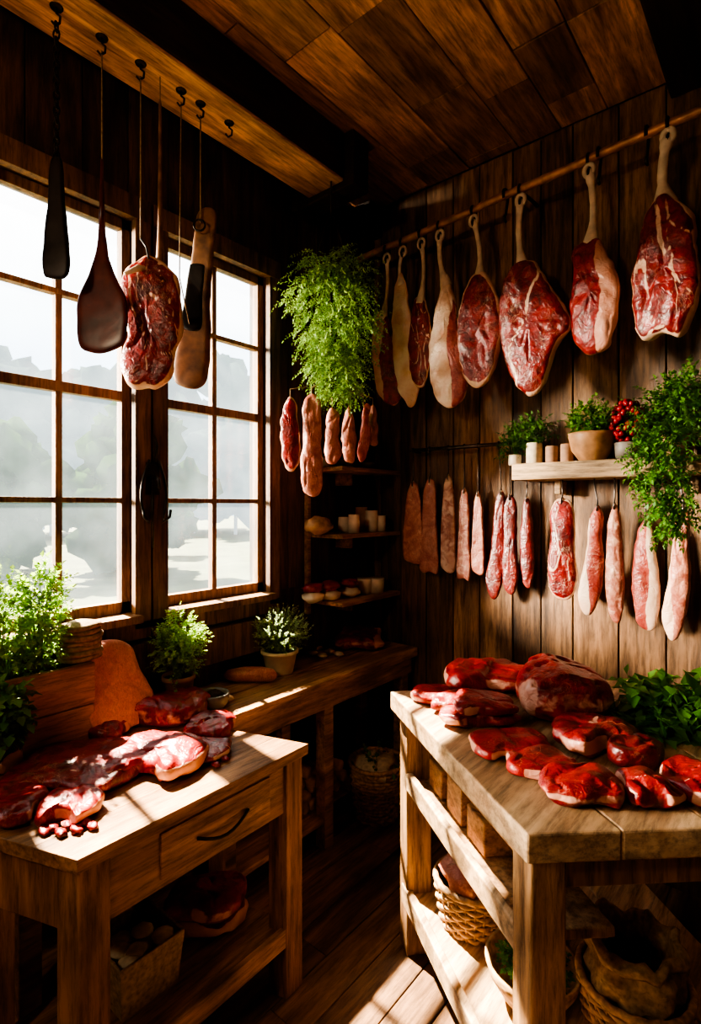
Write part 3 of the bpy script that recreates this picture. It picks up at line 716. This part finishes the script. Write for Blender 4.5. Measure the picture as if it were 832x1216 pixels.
lay('beef_strip_pile',508,820,584,848,RZ,.045,O_WEDGE,M_LEAN,f_nat(12),12)
lay('beef_strip_pile',536,818,610,852,RZ,.035,O_BLOB2,M_LEAN,f_nat(10),10,dz=.04)
lay('small_beef_cut',488,812,534,838,RZ,.045,O_BLOB,M_LEAN,f_nat(13),13)
lay('beef_brisket_slab',528,784,630,826,RZ,.08,O_SIRL,M_LEAN,f_rim,14,p=9)
lay('beef_roast',612,784,713,860,RZ,.16,O_WEDGE,M_LEAN,f_side(-1,.40),15,p=8,bu=.05,prof=lambda u,v:1.2-.6*abs(u+.05)-.15*v,lump=.12)
lay('flat_beef_steak',558,862,652,904,RZ,.04,O_SIRL,M_LEAN,f_nat(16),16)
lay('thick_beef_steak',658,846,758,904,RZ,.065,O_KID,M_LEAN,f_nat(17.3),17)
lay('thick_beef_steak',602,884,682,930,RZ,.05,O_FIN,M_LEAN,f_nat(18),18)
lay('round_beef_steak',638,904,736,962,RZ,.065,O_WEDGE,M_LEAN,f_side(1,.40),19)
lay('dark_liver_slice',722,872,788,916,RZ,.075,O_BLOB,M_DARK,f_const(0),20,lump=.12,jag=.003,p=10,bu=0)
lay('beef_tenderloin_slices',738,910,796,966,RZ,.06,O_BLOB2,M_LEAN,f_nat(21),21)
lay('beef_tenderloin_slices',790,896,866,962,RZ,.065,O_FIN,M_LEAN,f_nat(22),22)
# herb on right table
mb=MB(); P=topp(788,868,RZ); LIM['z']=RZ+.002
stems(mb,P+FW*.05,80,.18,.72,.12,.055,.019,9,0,UP,.002,.03)
stems(mb,P+RT*.11+FW*.03,80,.18,.72,.12,.055,.019,9,0,UP,.002,.03)
LIM['z']=-9; mb.v=[(v[0],v[1],max(v[2],RZ+.001)) for v in mb.v]
mb.done('basil_bunch',[L_BASIL])
# leaning pale slab on the counter
mb=MB(); P=counter_pt(147,.20,.80)
ln=(UP*1.0-V((1,0,0))*.38).normalized(); ux=V((0,1,0)).normalized(); un=ux.cross(ln)
A=P+ln*.27
mb.slab([(-.2,0),(.15,0),(.3,.15),(.35,.4),(.5,.7),(.48,.95),(.1,1),(-.35,1),(-.48,.85),(-.4,.5),(-.5,.25),(-.42,.06)],A,(ux*1.0-UP*.15).normalized(),ln,un,.27,.31,.035,f_const(.3),0,seed=5)
mz=min(v[2] for v in mb.v); mb.v=[(v[0],v[1],v[2]+.801-mz) for v in mb.v]
M_RIND=meat('pork_rind',(.55,.22,.17),(.66,.32,.25),(.72,.46,.36),.2,.45,12,.15)
mb.done('leaning_pork_rind',[M_RIND])
# ------------------------------------------------------------------ planter + plants on counter (left)
pl0=counter_pt(-60,.2,0).y; pl1=counter_pt(112,.2,0).y
mb=MB(); zt=1.07
mb.box((.075,pl0,.801),(.09,pl1,zt)); mb.box((.185,pl0,.801),(.205,pl1,.93)); mb.box((.185,pl0,.933),(.207,pl1,zt))
mb.box((.09,pl1-.02,.801),(.185,pl1,zt)); mb.box((.09,pl0,.801),(.185,pl0+.02,zt)); mb.box((.09,pl0+.02,.801),(.185,pl1-.02,.83)) 
mb.box((.09,pl0+.02,.83),(.185,pl1-.02,zt-.015),1)
mb.done('wooden_planter_box',[M_TABL,M_SOIL],.004)
LIM['x']=.085; LIM['z']=zt-.014
for nm,px,n,zc,R,mm,ls in (('planted_parsley',46,180,.18,(.05,.07,.17),L_LIME,.022),('planted_parsley',4,120,.15,(.055,.07,.15),L_LIME,.022)):
    P=counter_pt(px,.14,zt-.013); mb=MB()
    bush(mb,P,P+UP*zc,R,n,.065,ls,.0075,0,.3,6,True,.5)
    mb.done(nm,[mm])
LIM['z']=-9; LIM['x']=.21
mb=MB(); P=counter_pt(0,.23,.98)
LIM['z']=.803
bush(mb,P+UP*.08,P,(.04,.06,.10),55,.05,.036,.015,0,.8,4,True,0)
LIM['z']=-9; LIM['x']=.015
mb.done('trailing_ivy',[L_GREEN])
P=counter_pt(95,.138,zt+.012); mb=MB()
for k in range(7):
    r=.050+.003*math.sin(k*2); ring=[P+V((math.cos(a)*r*1.0,math.sin(a)*r*1.25,.0175*k+.002*math.sin(3*a+k))) for a in [2*math.pi*i/28 for i in range(28)]]
    mb.tube(ring,.0105,8,0,closed=True)
mb.lathe([(0,.118),(.03,.122),(.05,.112)],P,18,0)
mb.done('rope_coil',[M_CORD])
# pots on counter
P=counter_pt(212,.12,.80); mb=MB(); pot(mb,P,.062,.12,0,1); LIM['x']=.075
bush(mb,P+UP*.1,P+UP*.23,(.085,.085,.11),230,.055,.016,.0065,2,.3,6,True,.5)
mb.done('potted_parsley',[M_TERRA,M_SOIL,L_LIME])
P=topp(332,798,.80); P.z=.80; P.x=max(P.x,.11); mb=MB(); pot(mb,P,.085,.11,0,1)
LIM['z']=.9
bush(mb,P+UP*.09,P+UP*.19,(.13,.13,.09),280,.05,.012,.0045,2,.2,7,True,.6)
LIM['z']=-9; LIM['x']=.015
mb.done('potted_thyme',[M_CERAM,M_SOIL,L_SAGE])
P=counter_pt(252,.25,.80); mb=MB()
mb.lathe([(0,0),(.045,0),(.062,.02),(.068,.055),(.062,.06),(.055,.05),(.045,.02),(0,.015)],P,26,0); mb.ball(P+UP*.045,.045,1,.4,(1,1,.4),14,.4,2)
mb.done('stoneware_bowl',[M_STONE,M_SOIL])
P=topp(300,810,.80); mb=MB(); 
mb.tube([P+RT*-.13+UP*.028,P+RT*-.11+UP*.03,P+RT*-.04+UP*.036,P+RT*.04+UP*.036,P+RT*.09+UP*.03,P+RT*.11+UP*.028],[.012,.026,.034,.034,.028,.008],16,0,.35)
mb.done('rolled_pork_loin',[M_PINK])
lay('counter_meat_cut',398,740,453,774,.80,.10,O_BLOB2,M_LEAN,f_side(1,.3),31)
mb=MB()
for k,(px,py) in enumerate([(372,778),(383,781),(392,776),(402,779),(378,772),(262,828),(270,832)]):
    P=topp(px,py,.80); mb.ball(P+UP*.012,.022,0,.5,(1.3,1,.55),12,.4,k)
mb.done('mushroom_slices',[M_LINEN])
# ------------------------------------------------------------------ wall shelf items
def sp(px,w=.11): P=wallp(px,560,w); return V((P.x,-w,SZ))
LIM['z']=SZ+.01
for px,r,h,mm in ((634,.036,.10,M_LINEN),(655,.028,.08,M_TERRA),(673,.028,.085,M_TERRA),(611,.03,.05,M_CERAM)):
    mb=MB(); P=sp(px,.12); mb.lathe([(0,0),(r*.9,0),(r,.006),(r,h*.9),(r*.93,h),(r*.8,h),(r*.78,h*.8),(0,h*.8)],P,22,0)
    if px in (611,634): bush(mb,P+UP*h*.8,P+UP*(h+.045),(.06,.055,.055),60,.05,.026,.007,1,.3,4,True,.6)
    mb.done('herb_jar' if px in (611,634) else 'small_clay_cup',[mm,L_DARK])
mb=MB(); P=sp(703,.12); mb.lathe([(0,0),(.05,0),(.055,.008),(.085,.05),(.098,.11),(.098,.125),(.088,.12),(.083,.105),(0,.10)],P,30,0)
bush(mb,P+UP*.1,P+UP*.17,(.085,.075,.06),150,.05,.02,.008,1,.3,5,True,.6)
mb.done('wooden_bowl_of_herbs',[M_BOWL,L_GREEN])
mb=MB(); P=sp(745,.12); mb.lathe([(0,0),(.045,0),(.055,.07),(.05,.075),(.045,.06),(0,.06)],P,22,0)
for k in range(130):
    q=rdir(); mb.ball(P+V((q.x*.062,q.y*.062,.16+q.z*.085)),.012,1,.5,(1,1,1),8)
bush(mb,P+UP*.06,P+UP*.16,(.05,.05,.07),22,.04,.018,.008,2,.3,4)
mb.done('bowl_of_red_berries',[M_STONE,M_BERRY,L_DARK])
mb=MB(); P=sp(805,.12); mb.lathe([(0,0),(.05,0),(.062,.09),(.057,.09),(0,.08)],P,22,0)
bush(mb,P+UP*.08,P+UP*.20,(.10,.09,.11),130,.08,.026,.009,1,.5,6,True,.4)
LIM['z']=-9; LIM['y']=-.235
for k in range(6):
    bush(mb,P+UP*.1+V((0,-.12,0)),V((P.x+.005*k-.03,-.29,SZ+.10-.068*k)),(.12-.013*k,.045,.05),38,.07,.024,.008,1,1.0,6,k<3,-.2)
LIM['y']=-.02
mb.done('trailing_potted_fern',[M_TERRA,L_GREEN])
# corner shelf goods
mb=MB(); P=leftp(378,600,.14); P.z=1.452
mb.ball(P+UP*.045,.075,0,.5,(.8,1.1,.6),18,.25,3); mb.done('bread_loaf',[M_BREAD])
mb=MB()
for k,(px,x,h,r) in enumerate([(409,.12,.085,.034),(420,.19,.10,.030),(429,.10,.14,.034),(441,.17,.12,.036),(452,.2,.09,.028)]):
    P=leftp(px,600,x); P.z=1.451; P.y=min(P.y,-.045)
    mb.lathe([(0,0),(r,0),(r*1.05,h*.5),(r,h*.9),(r*1.02,h),(r*.9,h),(r*.85,h*.7),(0,h*.7)],P,20,0)
mb.done('ceramic_cups',[M_CERAM])
mb=MB()
for k,(px,x) in enumerate([(372,.12),(392,.14),(415,.15),(432,.13),(446,.17)]):
    P=leftp(px,640,x); P.z=1.102; P.y=min(P.y,-.06)
    if k<3:
        mb.ball(P+UP*.028,.058,1,.5,(1,1,.5),14,.3,k); mb.ball(P+UP*.075,.048,0,.1,(1,1.2,.55),14,.4,k+9)
    else: mb.lathe([(0,0),(.045,0),(.05,.08),(.046,.085),(0,.07)],P,20,1)
mb.done('wrapped_meat_parcels',[M_LEAN,M_CERAM])
mb=MB()
for k,(px,x) in enumerate([(385,.12),(410,.14),(436,.14)]):
    P=leftp(px,560,x); P.z=1.801; P.y=min(P.y,-.06); mb.lathe([(0,0),(.04,0),(.055,.04),(.05,.045),(0,.03)],P,20,0)
mb.done('stacked_bowls',[M_STONE])
# ------------------------------------------------------------------ baskets etc
def wicker(mb,O,r0,r1,h,m,rings=9,sx=1,sy=1):
    O=V(O)
    for i in range(rings):
        t=i/(rings-1); R=r0+(r1-r0)*t**.8; z=.008+t*h
        ring=[O+V(((R+.006*math.cos(12*a+math.pi*i))*math.cos(a)*sx,(R+.006*math.cos(12*a+math.pi*i))*math.sin(a)*sy,z)) for a in [2*math.pi*k/72 for k in range(72)]]
        mb.tube(ring,h/rings*.48,6,m,closed=True)
    for k in range(24):
        a=2*math.pi*k/24; mb.tube([O+V((r0*math.cos(a)*sx,r0*math.sin(a)*sy,.0)),O+V((r1*math.cos(a)*sx,r1*math.sin(a)*sy,h+.01))],.004,5,m)
    mb.lathe([(0,.01),(r0*.95,.01),(r1*.95,h)],O,32,m,sx=sx,sy=sy)
    rr=[O+V((r1*1.01*math.cos(a)*sx,r1*1.01*math.sin(a)*sy,h+.012+.002*math.cos(20*a))) for a in [2*math.pi*k/60 for k in range(60)]]
    mb.tube(rr,.010,8,m,closed=True)
P=topp(447,968,0); P.z=0; mb=MB(); wicker(mb,P,.10,.14,.27,0,16)
mb.ball(P+UP*.25,.115,1,.5,(1,1,.5),20,.6,3); stems(mb,P+UP*.26,16,.18,.5,.2,.03,.011,6,2)
mb.done('wicker_basket_of_herbs',[M_WICK,M_LINEN,L_DARK])
# big wicker basket holding an open burlap sack (bench lower shelf)
P=topp(752,1225,.22); P.z=.221
mb=MB(); wicker(mb,P,.112,.132,.13,0,10)
prof=[(.10,.12),(.118,.15),(.112,.18),(.12,.205),(.108,.225),(.116,.24),(.122,.232),(.124,.245),(.112,.258),(.098,.252),(.088,.225),(.08,.19),(.05,.17),(0,.175)]
mb.lathe(prof,P,56,1,wob=.22,seed=3)
for k in range(5): mb.ball(P+V((.045*math.cos(k*1.3),.045*math.sin(k*1.3),.19)),.035,2,.5,(1,1,.7),12,.4,k)
mb.done('wicker_basket_with_sack',[M_WICK,M_SACK,M_SOIL])
P=topp(632,1185,.22); P.z=.221; mb=MB()
mb.lathe([(0,0),(.07,0),(.085,.012),(.12,.07),(.13,.105),(.12,.105),(.107,.07),(.07,.03),(0,.025)],P,36,0)
LIM['z']=.25
bush(mb,P+UP*.03,P+UP*.085,(.075,.075,.035),130,.035,.016,.007,1,.3,4,False,.6); LIM['z']=-9
mb.done('wooden_bowl_of_greens',[M_WICK,L_GREEN,M_LINEN])
P=topp(560,1095,.22); P.z=.221; mb=MB()
wicker(mb,P,.10,.12,.13,0,9,1,.9)
for k in range(4): mb.ball(P+V((.045*math.cos(k*1.6),.045*math.sin(k*1.6),.165)),.062,1,.45,(1,1,.8),16,.4,k)
mb.done('basket_of_wrapped_meat',[M_WICK,M_PINK])
# left shelf box with slices
P=topp(158,1165,.215); P.z=.216; mb=MB()
w,dd,h=.10,.085,.15
def tb(ax,ay,bx,by): 
    a=P+V((ax*w,ay*dd,0)); b=P+V((bx*w,by*dd,0)); k=1.15
    a2=P+V((ax*w*k,ay*dd*k,h)); b2=P+V((bx*w*k,by*dd*k,h)); i=.92
    def s(q): return P+V(((q.x-P.x)*i,(q.y-P.y)*i,q.z-P.z))
    mb.hexa([a,b,s(b),s(a)],[a2,b2,s(b2),s(a2)],0,.5)
tb(-1,-1,1,-1);tb(1,-1,1,1);tb(1,1,-1,1);tb(-1,1,-1,-1)
mb.box((P.x-w*.95,P.y-dd*.95,P.z),(P.x+w*.95,P.y+dd*.95,P.z+.02),0,.5)
for k in range(16): mb.ball(P+V((random.uniform(-.07,.07),random.uniform(-.055,.055),.08+.004*k)),.032,1,.5,(1,1,.35),12,.3,k)
mb.done('linen_box_of_sliced_mushrooms',[M_SACK,M_LINEN],.003)
lay('beef_joint_stack',198,1058,294,1120,.216,.07,O_BLOB,M_LEAN,f_thick,41)
lay('beef_joint_stack',202,1030,290,1100,.216,.065,O_SIRL,M_LEAN,f_rim,42,dz=.075)
mb=MB()
yc=leftp(378,600,.24).y
for k in range(16):
    zz=.16+.05*(k//5)+.03; yy=yc-.13+.062*(k%5)+.03*((k//5)%2)
    mb.tube([V((.12,yy,zz)),V((.27+random.uniform(-.02,.01),yy+random.uniform(-.02,.02),zz+random.uniform(-.01,.01)))],.028,9,0)
mb.box((.1,yc-.18,.146),(.285,yc-.165,.22),1);mb.box((.1,yc+.185,.146),(.285,yc+.2,.22),1);mb.box((.1,yc-.18,.146),(.285,yc+.2,.158),1)
mb.done('firewood_tray',[M_BREAD,M_BOX],0)
# ------------------------------------------------------------------ added fill lamp with a lantern body, hung unseen behind the viewpoint
LP=V((1.15,-3.75,2.45)); mb=MB()
mb.tube([V((LP.x,LP.y,CEIL)),LP+UP*.2],.003,6,0)
mb.lathe([(0,-.14),(.07,-.14),(.075,-.10),(.05,-.09)],LP,20,0); mb.lathe([(.06,.1),(.065,.11),(.03,.17),(.01,.2),(0,.2)],LP,20,0)
for k in range(4):
    a=k*math.pi/2; mb.tube([LP+V((math.cos(a)*.06,math.sin(a)*.06,-.1)),LP+V((math.cos(a)*.06,math.sin(a)*.06,.11))],.004,6,0)
mb.done('added_fill_lantern',[M_IRON])
l=bpy.data.lights.new('added_fill_light','POINT'); l.energy=62; l.color=(1,.79,.55); l.shadow_soft_size=.09
lo=bpy.data.objects.new('added_fill_light',l); lo.location=LP; bpy.context.scene.collection.objects.link(lo)
# ------------------------------------------------------------------ lights, world, camera
def sun(name,E,A,st,col,ang):
    l=bpy.data.lights.new(name,'SUN'); l.energy=st; l.color=col; l.angle=math.radians(ang)
    o=bpy.data.objects.new(name,l); bpy.context.scene.collection.objects.link(o)
    e,a=math.radians(E),math.radians(A); d=V((math.cos(e)*math.cos(a),math.cos(e)*math.sin(a),-math.sin(e)))
    o.rotation_euler=d.to_track_quat('-Z','Y').to_euler(); o.location=(-4,-1,5)
sun('sun_key',53,-7,68,(1,.85,.64),1.2)
sun('added_haze_sun',8,42,32,(1,.86,.67),12)  # added second sun, low and soft, to brighten the back wall
w=bpy.data.worlds.new('hazy_sky'); bpy.context.scene.world=w; w.use_nodes=True; nt=w.node_tree
bg=nt.nodes['Background']; tc=N(nt,'ShaderNodeTexCoord'); sx=N(nt,'ShaderNodeSeparateXYZ'); nt.links.new(tc.outputs['Generated'],sx.inputs[0])
r=ramp(nt,sx.outputs['Z'],[(.0,(.24,.33,.43)),(.22,(.50,.62,.74)),(.45,(1,1,1))]); nt.links.new(r.outputs[0],bg.inputs[0]); bg.inputs[1].default_value=4.5
vs=bpy.context.scene.view_settings
try:
    vs.view_transform='AgX'; vs.look='AgX - High Contrast'
except Exception as ex: print(ex)
cd=bpy.data.cameras.new('camera'); cam=bpy.data.objects.new('camera',cd); bpy.context.scene.collection.objects.link(cam)
cam.location=CAM; cam.rotation_euler=(math.pi/2,0,TH)
cd.sensor_fit='HORIZONTAL'; cd.sensor_width=36; cd.lens=36*640/832; cd.shift_y=-8/832; cd.clip_start=.02
bpy.context.scene.camera=cam
